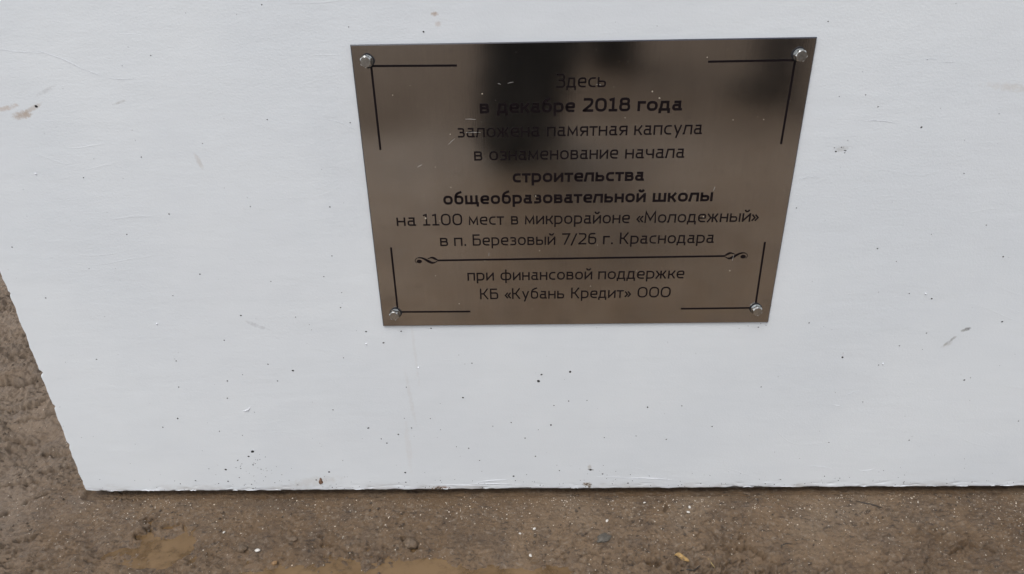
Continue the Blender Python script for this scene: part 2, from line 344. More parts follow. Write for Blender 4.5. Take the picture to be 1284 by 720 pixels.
def scatter(name, mat, n, rmin, rmax, dens, label, flat=.6, seed=0, emb=.2):
    rs = np.random.default_rng(seed); Vs = []; Fs = []; base = 0
    P, Fc = rock_data(1, seed+40, 1, 1, 1, 1); Fc = np.array(Fc)
    x = rs.uniform(-1.62, .95, n*6); y = rs.uniform(-.26, .95, n*6)
    ok = ((y < -.004) | (x < -BX-.006)) & ((y > .0) | (rs.random(n*6) < 1)) & (rs.random(n*6) < dens(x, y)); x = x[ok][:n]; y = y[ok][:n]
    z = hf(x, y); r = rmin+(rmax-rmin)*rs.random(len(x))**4
    ok = z > WATER-.0005; x, y, z, r = x[ok], y[ok], z[ok], r[ok]
    k = len(x); an = rs.random(k)*6.28; s = rs.uniform(.6, 1.3, (k, 3))*np.array([1, .9, flat])
    Q = P[None]*s[:, None, :]*r[:, None, None]; c, sn = np.cos(an)[:, None], np.sin(an)[:, None]
    V = np.stack([Q[..., 0]*c-Q[..., 1]*sn+x[:, None], Q[..., 0]*sn+Q[..., 1]*c+y[:, None], Q[..., 2]+(z+r*flat*(1-emb*2))[:, None]], -1)
    F_ = (Fc[None]+(np.arange(k)*len(P))[:, None, None]).reshape(-1, 3)
    return tag(big_mesh(name, V.reshape(-1, 3), F_, mat), label, None, None, 'stuff')
dg = lambda x, y: np.clip(.25+.55*sst(-.11, -.01, y)*(y < 0)+.25*sst(-.1, .3, x)+.35*fbm(x*9, y*9, 2, 8), .03, 1)*(y < .05)*1.0+(y >= .05)*.10
dg2 = lambda x, y: np.clip(.15+1.3*fbm(x*9, y*9, 3, 77), .01, 1)*np.where((y > .0) | (x < -.8), 1, .45)
scatter('pale_grains', M_grain, 14000, .00030, .0013, dg, 'tiny pale shell grains strewn over the mud', .6, 1)
scatter('mud_crumbs', M_crumb, 10000, .0005, .0034, dg2, 'dark crumbs of mud lying on the wet ground', .7, 2, .3)

def tube(name, pts, rads, mat, ns=7, parent=None):
    P = [Vector(p) for p in pts]; V = []; Fc = []
    for i, p in enumerate(P):
        d = (P[min(i+1, len(P)-1)]-P[max(i-1, 0)]).normalized(); a = d.orthogonal().normalized() if abs(d.z) > .9 else d.cross(Vector((0, 0, 1))).normalized(); b_ = d.cross(a)
        for k in range(ns):
            an = 2*math.pi*k/ns; V.append(p+(a*math.cos(an)+b_*math.sin(an))*rads[i])
    for i in range(len(P)-1):
        for k in range(ns):
            Fc.append((i*ns+k, i*ns+(k+1) % ns, (i+1)*ns+(k+1) % ns, (i+1)*ns+k))
    Fc.append(tuple(range(ns))[::-1]); Fc.append(tuple((len(P)-1)*ns+k for k in range(ns)))
    return mesh(name, V, Fc, mat, parent, True)
def lie(pts, up=.0008): return [(x, y, float(hf(x, y))+up) for x, y in pts]
tag(tube('twig', lie([(.495, -.026), (.508, -.031), (.522, -.038), (.533, -.045)]), [.0006, .0014, .0013, .0006], M_twig), 'thin straight dark twig lying close under the right part of the block', 'twig')
tag(tube('twig', lie([(.335, -.124), (.338, -.118), (.346, -.116), (.356, -.117)]), [.0007, .0009, .0009, .0005], M_twig), 'small hooked dark twig on the mud below the right plaque corner', 'twig')
tag(tube('twig', lie([(.165, -.163), (.176, -.166), (.186, -.164), (.198, -.156)], .001), [.0008, .0013, .0013, .0006], M_twig), 'bent dark twig under the dry yellow leaf', 'twig')
tag(tube('straw', lie([(.213, -.144), (.217, -.150), (.221, -.157)], .0012), [.0006, .0007, .0005], M_straw), 'short yellow straw right of the dry leaf', 'straw')
# curled dry leaf
V = []; Fc = []; nl = 12
for i in range(nl+1):
    s = i/nl; wd = .0042*math.sin(math.pi*min(1, s*.96+.03))**.7; cx = -.010+.021*s; cy = .004-.010*s+.003*math.sin(s*5); 
    for j in range(5):
        k = (j-2)/2; V.append((cx+k*wd*.6, cy+k*wd, .0012+.0032*k*k+.001*math.sin(s*9)))
for i in range(nl):
    for j in range(4): a = i*5+j; Fc.append((a, a+1, a+6, a+5))
lf = mesh('leaf', V, Fc, M_leaf, smooth=True); lf.location = (.169, -.1448, float(hf(.169, -.1448))+.001)
sm = lf.modifiers.new('Solidify', 'SOLIDIFY'); sm.thickness = .0005
tag(lf, 'small curled dry yellow-brown leaf on the mud below the plaque', 'leaf')

# ------------------------------------------------------------------ the white block
block = tag(empty('concrete_block', (0, .3, 0)), 'big white painted concrete block standing on mud with plaque on its face', 'block')
BH = 1.12
def edge_axis(lo, hi, fine, mid):
    a = lo+np.concatenate([np.arange(0, 9.5)*fine, np.arange(.0125, .03, fine*2)])
    b_ = hi-(a-lo)[::-1]; m = np.linspace(a[-1], b_[0], mid+2)[1:-1]; return np.concatenate([a, m, b_])
bx = edge_axis(-BX, BX, .0012, 620); bz = edge_axis(0, BH, .0012, 400)
bxx, bzz = np.meshgrid(bx, bz)
jb = fbm(bxx*45, bxx*0+.5, 4, 80)*.0013+np.maximum(0, fbm(bxx*14, bxx*0+3.3, 3, 85)-.35)*.004       # ragged bottom edge
jl = fbm(bzz*38, bzz*0+7.1, 4, 88)*.0016+np.maximum(0, gn(bzz*60, bzz*0+2.2, 91)-.28)*.010              # chips on the left edge
sgn = np.where(bxx < 0, 1, -1)
dxe = BX-np.abs(bxx); dbt = bzz; dtp = BH-bzz
X2 = bxx+sgn*jl*sst(.02, 0, dxe); Z2 = bzz+(jb+.0006)*sst(.02, 0, dbt)
rx = .0024+.0016*fbm(bzz*25, bzz*0+1.7, 3, 95); rz_ = .0026+.0022*np.maximum(0, fbm(bxx*22, bxx*0, 3, 97)+.1)
def rnd(d, r): q = np.clip(1-d/np.maximum(r, 1e-4), 0, 1); return r*(1-np.sqrt(1-q*q*.999))
Y2 = np.maximum(rnd(dxe, rx), np.maximum(rnd(dbt, rz_), rnd(dtp, .004)))+.0003
Y2 = Y2+fbm(bxx*2.2, bzz*2.2, 2, 100)*.0007+fbm(bxx*14, bzz*20, 3, 103)*.00016
Y2 = Y2+sst(.02, .004, dbt)*np.maximum(0, fbm(bxx*60, bzz*130, 3, 110)-.15)*.0016
Y2 = np.maximum(Y2, -.0008)
nbx, nbz = len(bx), len(bz); bi = np.arange(nbx*nbz).reshape(nbz, nbx)
FV = np.stack([X2.ravel(), Y2.ravel(), Z2.ravel()], 1); FF = np.stack([bi[:-1, :-1], bi[:-1, 1:], bi[1:, 1:], bi[1:, :-1]], -1).reshape(-1, 4)
# sides: march the border ring back
ring = np.concatenate([bi[0, :], bi[1:, -1], bi[-1, -2::-1], bi[-2:0:-1, 0]]); nr = len(ring)
depths = [.012, .05, .15, .3, .45, BD]; prev = ring; V_ = [FV]; off = len(FV)
for d in depths:
    q = FV[ring].copy(); q[:, 1] = d; q[:, 2] = np.clip(q[:, 2], .0, None)+.0; V_.append(q); cur = off+np.arange(nr); off += nr
    FF = np.concatenate([FF, np.stack([prev, cur, np.roll(cur, -1), np.roll(prev, -1)], 1)]); prev = cur
q = FV.copy(); 
Vall = np.concatenate(V_)
body = big_mesh('painted_face', Vall, FF, M_paint); body.parent = block; body.matrix_parent_inverse = Matrix.Translation((0, -.3, 0))
bk = mesh('back_panel', [(-BX+.003, BD-.001, .004), (BX-.003, BD-.001, .004), (BX-.003, BD-.001, BH-.004), (-BX+.003, BD-.001, BH-.004), (-BX+.003, BD-.02, .004), (BX-.003, BD-.02, .004), (BX-.003, BD-.02, BH-.004), (-BX+.003, BD-.02, BH-.004)],
   [(0, 3, 2, 1), (4, 5, 6, 7), (0, 1, 5, 4), (2, 3, 7, 6), (1, 2, 6, 5), (3, 0, 4, 7)], M_paint, block)
def box(name, x0, x1, y0, y1, z0, z1, mat, parent=None):
    return mesh(name, [(x0, y0, z0), (x1, y0, z0), (x1, y1, z0), (x0, y1, z0), (x0, y0, z1), (x1, y0, z1), (x1, y1, z1), (x0, y1, z1)],
        [(0, 3, 2, 1), (4, 5, 6, 7), (0, 1, 5, 4), (1, 2, 6, 5), (2, 3, 7, 6), (3, 0, 4, 7)], mat, parent)
tag(box('bedding', -BX+.03, BX-.03, .02, BD-.03, -.06, .05, M_conc, block), 'raw concrete bedding hidden in shade under the block')

PITS= [(-0.7346, 0.6915, 0.0028),(-0.5619, 0.7553, 0.001),(-0.4244, 0.6691, 0.0011),(-0.5197, 0.6373, 0.0011),(-0.6099, 0.6193, 0.0014),(-0.7, 0.5903, 0.0011),(-0.4057, 0.8147, 0.001),(-0.299, 0.7862, 0.001),(-0.3121, 0.663, 0.0011),(-0.8389, 0.4843, 0.0014),(-0.8166, 0.3976, 0.0012),(-0.5914, 0.5338, 0.0014),(-0.5683, 0.4358, 0.0016),(-0.4709, 0.5438, 0.0012),(-0.3563, 0.5415, 0.0015),(-0.364, 0.4638, 0.0011),(-0.3808, 0.4294, 0.0012),(-0.3624, 0.3752, 0.0016),(-0.52, 0.3629, 0.0018),(-0.435, 0.359, 0.0012),(-0.5555, 0.318, 0.0013),(-0.6616, 0.5026, 0.0012),(-0.4626, 0.4223, 0.0012),(-0.3572, 0.4018, 0.0009),(-0.6182, 0.3994, 0.001),(-0.7704, 0.284, 0.0013),(-0.6416, 0.2796, 0.0013),(-0.6495, 0.2283, 0.0016),(-0.6664, 0.1638, 0.0027),(-0.6963, 0.1454, 0.0014),(-0.4554, 0.259, 0.0022),(-0.4936, 0.2718, 0.0016),(-0.5663, 0.2397, 0.0016),(-0.5734, 0.2049, 0.0013),(-0.4836, 0.2388, 0.0013),(-0.5389, 0.252, 0.001),(-0.5524, 0.0909, 0.0035),(-0.5614, 0.0801, 0.0021),(-0.5823, 0.0713, 0.0018),(-0.5571, 0.0613, 0.0021),(-0.6076, 0.0508, 0.0031),(-0.5872, 0.0321, 0.0015),(-0.6089, 0.0236, 0.0022),(-0.5681, 0.0161, 0.0014),(-0.6271, 0.0185, 0.0015),(-0.5471, 0.0721, 0.0011),(-0.4256, 0.0437, 0.0022),(-0.3696, 0.2827, 0.0013),(-0.3277, 0.3316, 0.0019),(-0.4003, 0.1796, 0.0014),(-0.6011, 0.136, 0.0014),(-0.5631, 0.127, 0.0011),(-0.6671, 0.0254, 0.0014),(-0.696, 0.0181, 0.0014),(-0.451, 0.0254, 0.0018),(-0.3024, 0.3106, 0.0018),(-0.2723, 0.3316, 0.0015),(-0.2247, 0.3366, 0.0016),(-0.1636, 0.2705, 0.0013),(-0.0516, 0.2472, 0.0018),(-0.0565, 0.2344, 0.0033),(-0.0052, 0.252, 0.0031),(-0.1814, 0.2024, 0.0023),(-0.0066, 0.1938, 0.0017),(0.0237, 0.1951, 0.0013),(-0.2734, 0.2244, 0.0013),(-0.0355, 0.1443, 0.0024),(0.1247, 0.18, 0.0021),(-0.0309, 0.1852, 0.0013),(-0.1025, 0.15, 0.0014),(-0.1337, 0.1425, 0.0011),(-0.3451, 0.1407, 0.0022),(-0.2955, 0.1264, 0.0018),(-0.3258, 0.117, 0.0018),(-0.3171, 0.1077, 0.0019),(-0.2718, 0.1401, 0.0013),(-0.2822, 0.1608, 0.0012),(-0.1768, 0.095, 0.0017),(-0.1976, 0.0985, 0.0011),(-0.0617, 0.0762, 0.0016),(-0.0794, 0.1164, 0.0014),(-0.2913, 0.0411, 0.0025),(-0.2921, 0.0185, 0.0017),(-0.1004, 0.0309, 0.0022),(0.056, 0.0352, 0.002),(-0.0199, 0.0434, 0.0014),(0.1017, 0.0134, 0.0017),(0.0347, 0.0446, 0.0028),(0.0557, 0.1167, 0.0013),(-0.0568, 0.1343, 0.0011),(-0.2226, 0.1358, 0.0011),(-0.2383, 0.1597, 0.0011),(-0.159, 0.0676, 0.0011),(0.1614, 0.1116, 0.0014),(0.1094, 0.1195, 0.0011),(0.4276, 0.2749, 0.0024),(0.6322, 0.229, 0.0023),(0.6607, 0.3379, 0.0017),(0.5494, 0.3187, 0.0013),(0.5728, 0.1061, 0.0014),(0.4449, 0.0265, 0.0015),(0.3068, 0.2189, 0.0012),(0.4384, 0.1021, 0.0012),(0.4781, 0.1866, 0.0012),(0.3635, 0.3396, 0.0013),(0.5128, 0.2956, 0.0012),(0.2361, 0.1383, 0.0014),(0.1812, 0.1821, 0.0012),(0.6408, 0.2333, 0.0012),(0.4882, 0.2596, 0.0011),(0.3696, 0.0194, 0.0014),(0.2862, 0.3327, 0.0013),(0.7442, 0.1452, 0.0014),(0.4612, 0.6453, 0.002),(0.3104, 0.7831, 0.001),(0.3967, 0.674, 0.001),(0.377, 0.6901, 0.001),(0.3523, 0.6133, 0.0017),(0.3587, 0.6192, 0.0011),(0.3657, 0.6143, 0.0013),(0.4415, 0.4651, 0.0015),(0.629, 0.4495, 0.0017),(0.542, 0.3801, 0.0018),(0.5363, 0.5791, 0.0011),(0.5896, 0.5005, 0.0012),(0.3121, 0.531, 0.0011),(0.4738, 0.4439, 0.001),(0.5059, 0.3895, 0.0011),(0.5144, 0.4871, 0.0009),(-0.2035, 0.7789, 0.0017)]
def blotch(V, Fc, x, z, r, y=-.0, seed=0, th=.00035, n=9, asp=1., an=0):
    rs = random.Random(seed); b0 = len(V); V.append((x, y-th, z)); ca, sa = math.cos(an), math.sin(an)
    for k, (rr_, yy) in enumerate(((.6, th*.9), (1., -.0006))):
        for i in range(n):
            a = 2*math.pi*i/n; q = r*rr_*rs.uniform(.75, 1.2); px, pz = q*asp*math.cos(a), q*math.sin(a)
            V.append((x+px*ca-pz*sa, y-yy, z+px*sa+pz*ca))
    for i in range(n):
        a, b_ = b0+1+i, b0+1+(i+1) % n; Fc.append((b0, a, b_)); Fc.append((a, a+n, b_+n, b_))
V = []; Fc = []
def wally(x, z): return float(fbm(np.array(x*2.2), np.array(z*2.2), 2, 100)*.0007+.0003)
for i, (x, z, r) in enumerate(PITS): blotch(V, Fc, x, z, r*.92, wally(x, z), i, asp=random.uniform(.9, 1.5), an=random.uniform(-.5, .5))
for i in range(150):
    x = random.uniform(-.86, .86); z = random.random()**1.6*.85
    if abs(x) < .31 and .33 < z < .78: continue
    blotch(V, Fc, x, z, random.uniform(.0004, .0008), wally(x, z), i+900, n=6)
for cx, cz, n, s in ((-.56, .05, 22, .03), (-.56, .02, 20, .06), (.05, .03, 12, .03), (.28, .338, 9, .02), (.05, .01, 40, .35), (-.45, .008, 40, .3), (.5, .01, 40, .3), (.361, .615, 6, .01)):
    for i in range(n):
        x = random.gauss(cx, s); z = abs(random.gauss(cz, min(s, .012)))+.003
        if abs(x) < BX-.01: blotch(V, Fc, x, z, random.uniform(.0004, .0010), wally(x, z), i+1900, n=6, asp=1.4)
p = mesh('pores', V, Fc, M_pit, block); tag(p, kind='stuff')
# raised paint drips, scratches and torn film
def ridge(V, Fc, pts, w, h):
    n = len(pts); b0 = len(V)
    for i, (x, z) in enumerate(pts):
        a = pts[max(i-1, 0)]; c = pts[min(i+1, n-1)]; dx, dz = c[0]-a[0], c[1]-a[1]; L = math.hypot(dx, dz) or 1; nx_, nz_ = -dz/L, dx/L
        k = math.sin(math.pi*(i+.15)/(n-.7))*random.uniform(.6, 1.2); y = wally(x, z)
        V += [(x+nx_*w*k, y+.0004, z+nz_*w*k), (x, y-h*k, z), (x-nx_*w*k, y+.0004, z-nz_*w*k)]
    for i in range(n-1):
        a = b0+i*3; Fc += [(a, a+1, a+4, a+3), (a+1, a+2, a+5, a+4)]
def curve(x0, z0, x1, z1, bend=0, n=14):
    return [(x0+(x1-x0)*s-(z1-z0)*bend*math.sin(math.pi*s), z0+(z1-z0)*s+(x1-x0)*bend*math.sin(math.pi*s)) for s in (i/(n-1) for i in range(n))]
V = []; Fc = []
for (a, w, h) in [((-.7154, .7654, -.6437, .7307, .05), .0007, .0006), ((-.66, .742, -.63, .728, 0), .0006, .0005), ((-.63, .728, -.585, .727, -.05), .0006, .0004), ((-.80, .775, -.70, .76, -.03), .0005, .0004),
        ((-.1772, .0138, -.1062, .0226, .04), .0010, .0010), ((-.19, .0138, -.0781, .0093, .02), .0009, .0009), ((-.26, .0125, -.14, .0095, .0), .0012, .0009), ((.0907, .0246, .1893, .0183, .03), .0009, .0009), ((.03, .030, .12, .022, .02), .0006, .0005),
        ((.40, .05, .46, .043, .05), .0007, .0006), ((.50, .040, .53, .045, -.1), .0007, .0006), ((.26, .035, .33, .03, .02), .0005, .0004), ((-.553, .179, -.538, .187, -.18), .0018, .0018),
        ((-.5565, .094, -.546, .093, .2), .0012, .0010), ((.33, .012, .37, .013, 0), .0018, .0008), ((.42, .18, .45, .175, .1), .0008, .0006), ((.45, .20, .47, .21, .1), .0007, .0005), ((.30, .57, .345, .575, .1), .0005, .0005), ((.38, .655, .43, .65, .05), .0005, .0004), ((-.36, .67, -.29, .64, .1), .0005, .0004)]:
    ridge(V, Fc, curve(*a), w, h)
for (x, z) in ((-.766, .597), (-.6555, .3495), (.4945, .262), (.5305, .389), (-.33, .309), (-.2505, .263)):
    blotch(V, Fc, x, z, .0014, wally(x, z), int(x*999), th=.0016)
for i in range(9):
    x = random.uniform(-.8, .8); z = random.uniform(.02, .8)
    if abs(x) < .33 and .31 < z < .8: continue
    a = random.uniform(-.5, .3); L = random.uniform(.01, .04); ridge(V, Fc, curve(x, z, x+L*math.cos(a), z+L*math.sin(a), random.uniform(-.15, .15), 8), random.uniform(.0003, .0006), random.uniform(.0002, .0005))
p = mesh('paint_ridges', V, Fc, M_ridge, block, True); tag(p, kind='stuff')
V = []; Fc = []
for i in range(22):                                                                   # flakes of paint film hanging over the lower edge
    x = random.uniform(-.86, .86); L = random.uniform(.006, .035); ridge(V, Fc, [(x+L*s/6, .0028+random.uniform(-.0012, .0012)) for s in range(7)], random.uniform(.0006, .0013), random.uniform(.0003, .0007))
p = mesh('paint_flakes', V, Fc, M_ridge, block); tag(p, kind='stuff')
V = []; Fc = []
blotch(V, Fc, -.4437, .0205, .0042, wally(-.44, .02), 5, .0016, 11, 1.7, 1.5); blotch(V, Fc, -.4425, .027, .0025, wally(-.44, .02), 6, .001, 9, 1.6, 1.8)
chip = mesh('rust_chip', V, Fc, M_rust, block); tag(chip, 'small upright rusty brown chip near the bottom edge')
V = []; Fc = []
for i in range(18): blotch(V, Fc, random.gauss(-.2316, .009), abs(random.gauss(.004, .002)), random.uniform(.0007, .002), .0005, i, .001, 7)
for i in range(12): blotch(V, Fc, random.gauss(.0307, .003), abs(random.gauss(.009, .005)), random.uniform(.0006, .0018), .0005, i+50, .001, 7)
p = mesh('mud_splash', V, Fc, M_clod, block); tag(p, kind='stuff')

# ------------------------------------------------------------------ plaque
plaque = tag(empty('plaque', (0, -.003, .343)), 'brown brushed metal memorial plaque with black Russian lettering bolted to the white block', 'plaque')
PX0, PX1, PZ0, PZ1, PF, PB = -.2992, .2990, .3428, .7648, -.0034, -.0012
def plate():
    e = .0013; V = []
    for (y, i) in ((PB, 0), (PF+e, 0), (PF, e)):
        V += [(PX0+i, y, PZ0+i), (PX1-i, y, PZ0+i), (PX1-i, y, PZ1-i), (PX0+i, y, PZ1-i)]
    Fc = [(0, 3, 2, 1), (8, 9, 10, 11)]; mi = [1, 0]
    for a in (0, 4):
        for i in range(4): j = (i+1) % 4; Fc.append((a+i, a+j, a+4+j, a+4+i)); mi.append(1)
    return mesh('plate', V, Fc, None, plaque, False, [M_plate, M_edge], mi)
plate()
# spacers behind the plate so that it touches the wall
for (x, z) in ((-.2745, .7366), (.2748, .7366), (-.2738, .3687), (.2744, .3690)):
    pass

# --- stroke lettering: glyphs drawn as centre lines, each line becomes a raised strip
def fillet(pts, r, closed):
    if not closed and len(pts) < 3 or r <= 0: return pts
    out = []; n = len(pts); rngi = range(n) if closed else range(1, n-1)
    if not closed: out.append(pts[0])
    for i in rngi:
        p0, p1, p2 = pts[i-1], pts[i], pts[(i+1) % n]
        a = np.subtract(p0[:2], p1[:2]); b_ = np.subtract(p2[:2], p1[:2]); la, lb = np.hypot(*a), np.hypot(*b_)
        if la < 1e-6 or lb < 1e-6: continue
        rr_ = p1[2] if len(p1) > 2 else r
        k = min(rr_, la*.5 if (closed or i-1 > 0) else la*.98, lb*.5 if (closed or i+1 < n-1) else lb*.98)
        if k < 1e-3: out.append(tuple(p1[:2])); continue
        s, e = np.add(p1[:2], a/la*k), np.add(p1[:2], b_/lb*k)
        for tt in np.linspace(0, 1, 7):
            q = (1-tt)**2*s+2*tt*(1-tt)*np.array(p1[:2])*1.0+tt*tt*e; out.append((q[0], q[1]))
    if not closed: out.append(pts[-1][:2])
    return out
def subtract2(a, b): return (a[0]-b[0], a[1]-b[1])
def glyph(ch, w):
    h = w/2; T = 1-h; B = h; C = 1.38; CT = C-h; L = h; bo = w > .2; e = .08 if bo else 0
    wd = dict(zip('оеасвгджзийклмнпртуфчшщьыябКБМОЗ0128761«»/.', 
        [.98, .92, .88, .82, .88, .72, 1.05, 1.32, .80, .96, .96, .90, 1.0, 1.16, .94, .94, .98, .90, .92, 1.36, .90, 1.36, 1.46, .90, 1.24, .90, .96, 1.06, 1.02, 1.36, 1.22, 1.0, 1.10, .86, 1.05, 1.05, 1.0, 1.02, .86, .82, .82, .72, .16]))
    wd['1'] = .84
    Wd = wd[ch]+e; Rr = Wd-h; c = Wd/2
    P = []
    def s(*pts, r=0, closed=False): P.append((fillet([tuple(p) for p in pts], r, closed), closed))
    if ch == 'о': s((L, B), (Rr, B), (Rr, T), (L, T), r=.42, closed=True)
    elif ch in 'ОО': s((L, B), (Rr, B), (Rr, CT), (L, CT), r=.52, closed=True)
    elif ch == '0': s((L, B), (Rr, B), (Rr, CT), (L, CT), r=.52, closed=True)
    elif ch == 'с': s((Wd-.02, T), (L, T), (L, B), (Wd-.02, B), r=.42)
    elif ch == 'е': s((Wd-.06, B), (L, B), (L, T), (Rr, T), (Rr, .50, .03), (L, .50), r=.42)
    elif ch == 'а':
        s((L+.05, T), (Rr-.10, T, .26), (Rr-.10, B, .12), (Wd+.02, B)); s((Rr-.10, .56), (L, .56), (L, B), (Rr-.10, B), r=.22)
    elif ch == 'в': s((L, 0), (L, 1)); s((L, T), (Rr-.05, T), (Rr-.05, .53), (L, .53), r=.20); s((L, .53), (Rr, .53), (Rr, B), (L, B), r=.22)
    elif ch == 'г': s((L, 0), (L, T, 0), (Wd, T))
    elif ch == 'д': s((.20, B), (.30, T, 0), (Rr-.12, T, 0), (Rr-.12, B)); s((L, -.24), (L, B, 0), (Rr, B, 0), (Rr, -.24))
    elif ch == 'ж': s((c, 0), (c, 1)); s((h, 1), (c-.22, .52, .04), (h*.8, 0)); s((Wd-h, 1), (c+.22, .52, .04), (Wd-h*.8, 0)); s((c-.25, .52), (c+.25, .52))
    elif ch == 'з': s((L*.6, T), (Rr-.04, T), (Rr-.04, .53), (.24, .53), r=.20); s((.24, .53), (Rr, .53), (Rr, B), (L*.4, B), r=.22)
    elif ch in 'ий':
        s((L, 0), (L, 1)); s((Rr, 0), (Rr, 1)); s((L, .10), (Rr, .90))
        if ch == 'й': s((c-.24, 1.40), (c-.15, 1.20), (c+.15, 1.20), (c+.24, 1.40), r=.12)
    elif ch == 'к': s((L, 0), (L, 1)); s((Wd-h*1.0, 1), (.45, .52, .04), (Wd-h*.9, 0)); s((L, .52), (.47, .52))
    elif ch == 'л': s((-.02, B), (.14, B, .12), (.28, T, 0), (Rr, T, 0), (Rr, 0))
    elif ch == 'м': s((L, 0), (L+.06, T, 0), (c, .22, 0), (Rr-.06, T, 0), (Rr, 0))
    elif ch == 'н': s((L, 0), (L, 1)); s((Rr, 0), (Rr, 1)); s((L, .52), (Rr, .52))
    elif ch == 'п': s((L, 0), (L, T, 0), (Rr, T, 0), (Rr, 0))
    elif ch == 'р': s((L, -.34), (L, 1)); s((L, T), (Rr, T), (Rr, B), (L, B), r=.40)
    elif ch == 'т': s((0, T), (Wd, T)); s((c, 0), (c, T))
    elif ch == 'у': s((h, 1), (c+.02, .08)); s((Wd-h, 1), (c-.14, -.34))
    elif ch == 'ф': s((L, B), (Rr, B), (Rr, T), (L, T), r=.40, closed=True); s((c, -.34), (c, 1.36))
    elif ch == 'ч': s((L, 1), (L, .42), (Rr, .42), r=.26); s((Rr, 0), (Rr, 1))
    elif ch == 'ш': s((L, 1), (L, B, 0), (Rr, B, 0), (Rr, 1)); s((c, 0), (c, 1))
    elif ch == 'щ': R2 = Rr-.12; s((L, 1), (L, B, 0), (Wd-h, B, 0), (Wd-h, -.26)); s((R2, 0), (R2, 1)); s(((L+R2)/2, 0), ((L+R2)/2, 1))
    elif ch == 'ь': s((L, 1), (L, B, 0), (Rr, B), (Rr, .58), (L, .58), r=.24)
    elif ch == 'ы': R2 = Rr-.36; s((L, 1), (L, B, 0), (R2, B), (R2, .58), (L, .58), r=.22); s((Rr, 0), (Rr, 1))
    elif ch == 'я': s((Rr, 0), (Rr, 1)); s((Rr, T), (L, T), (L, .48), (Rr, .48), r=.24); s((c+.02, .48), (h, 0))
    elif ch == 'б': s((Rr-.06, C+.02), (L+.05, 1.16), (L, B), (Rr, B), (Rr, T), (L+.06, T), r=.36)
    elif ch == 'К': s((L, 0), (L, C)); s((Wd-h, C), (.46, .70, .04), (Wd-h*.8, 0)); s((L, .70), (.48, .70))
    elif ch == 'Б': s((Rr-.04, CT), (L, CT, 0), (L, B, 0), (Rr, B), (Rr, .80), (L, .80), r=.26)
    elif ch == 'М': s((L, 0), (L+.06, CT, 0), (c, .36, 0), (Rr-.06, CT, 0), (Rr, 0))
    elif ch == 'З': s((L*.6, CT), (Rr-.04, CT), (Rr-.04, .72), (.26, .72), r=.26); s((.26, .72), (Rr, .72), (Rr, B), (L*.4, B), r=.30)
    elif ch == '1': s((.06, C-.24), (c-.02, CT, 0), (c, 0)) if False else (s((.08, CT-.10), (c+.02, CT, 0), (c+.02, 0)), s((.04, B), (Wd, B)))
    elif ch == '2': s((L, CT), (Rr-.02, CT), (Rr-.02, .80), (L+.02, B, .04), (Wd, B), r=.32)
    elif ch == '8': s((L+.05, .74), (Rr-.05, .74), (Rr-.05, CT), (L+.05, CT), r=.30, closed=True); s((L, B), (Rr, B), (Rr, .74), (L, .74), r=.34, closed=True)
    elif ch == '7': s((0, CT), (Rr, CT, .05), (.30, 0))
    elif ch == '6': s((Rr-.06, CT), (L+.03, CT), (L, B), (Rr, B), (Rr, .84), (L, .84), r=.36)
    elif ch == '«': s((.40, .82), (.08, .46, 0), (.40, .10)); s((.76, .82), (.44, .46, 0), (.76, .10))
    elif ch == '»': s((.06, .82), (.38, .46, 0), (.06, .10)); s((.42, .82), (.74, .46, 0), (.42, .10))
    elif ch == '/': s((.02, -.10), (.66, CT+.06))
    elif ch == '.': s((h*1.1, 0), (h*1.1, w*1.15))
    return Wd, P
def strip(V, Fc, pts, closed, w, y0, th, wz=None):
    """mitred strip of width w along pts (x, z); front at y0-th"""
    keep_ = [i for i in range(len(pts)) if (i == 0 and not closed) or math.hypot(pts[i][0]-pts[i-1][0], pts[i][1]-pts[i-1][1]) > 2e-5]
    if hasattr(w, '__len__'): w = [w[i] for i in keep_]
    pts = [pts[i] for i in keep_]
    n = len(pts); P = [np.array(p[:2], float) for p in pts]; Lf = []; Rt = []
    for i in range(n):
        a = P[i]-P[i-1] if (i > 0 or closed) else None; b_ = P[(i+1) % n]-P[i] if (i < n-1 or closed) else None
        if a is None: a = b_
        if b_ is None: b_ = a
        a = a/(np.hypot(*a)+1e-12); b_ = b_/(np.hypot(*b_)+1e-12)
        na = np.array([-a[1], a[0]]); nb = np.array([-b_[1], b_[0]]); m = na+nb; mm = m@m
        m = nb if mm < 1e-3 else m*2/mm
        if np.hypot(*m) > 2.6: m = m/np.hypot(*m)*2.6
        ww = w[i] if hasattr(w, '__len__') else w
        Lf.append(P[i]+m*ww/2); Rt.append(P[i]-m*ww/2)
    b0 = len(V); yf = y0-th
    for l, r in zip(Lf, Rt): V += [(l[0], yf, l[1]), (r[0], yf, r[1]), (l[0], y0+.0001, l[1]), (r[0], y0+.0001, r[1])]
    for i in range(n if closed else n-1):
        a = b0+i*4; b_ = b0+((i+1) % n)*4
        Fc += [(a, a+1, b_+1, b_), (a+2, a, b_, b_+2), (a+1, a+3, b_+3, b_+1)]
    if not closed:
        a = b0; Fc.append((a, a+2, a+3, a+1)); a = b0+(n-1)*4; Fc.append((a, a+1, a+3, a+2))
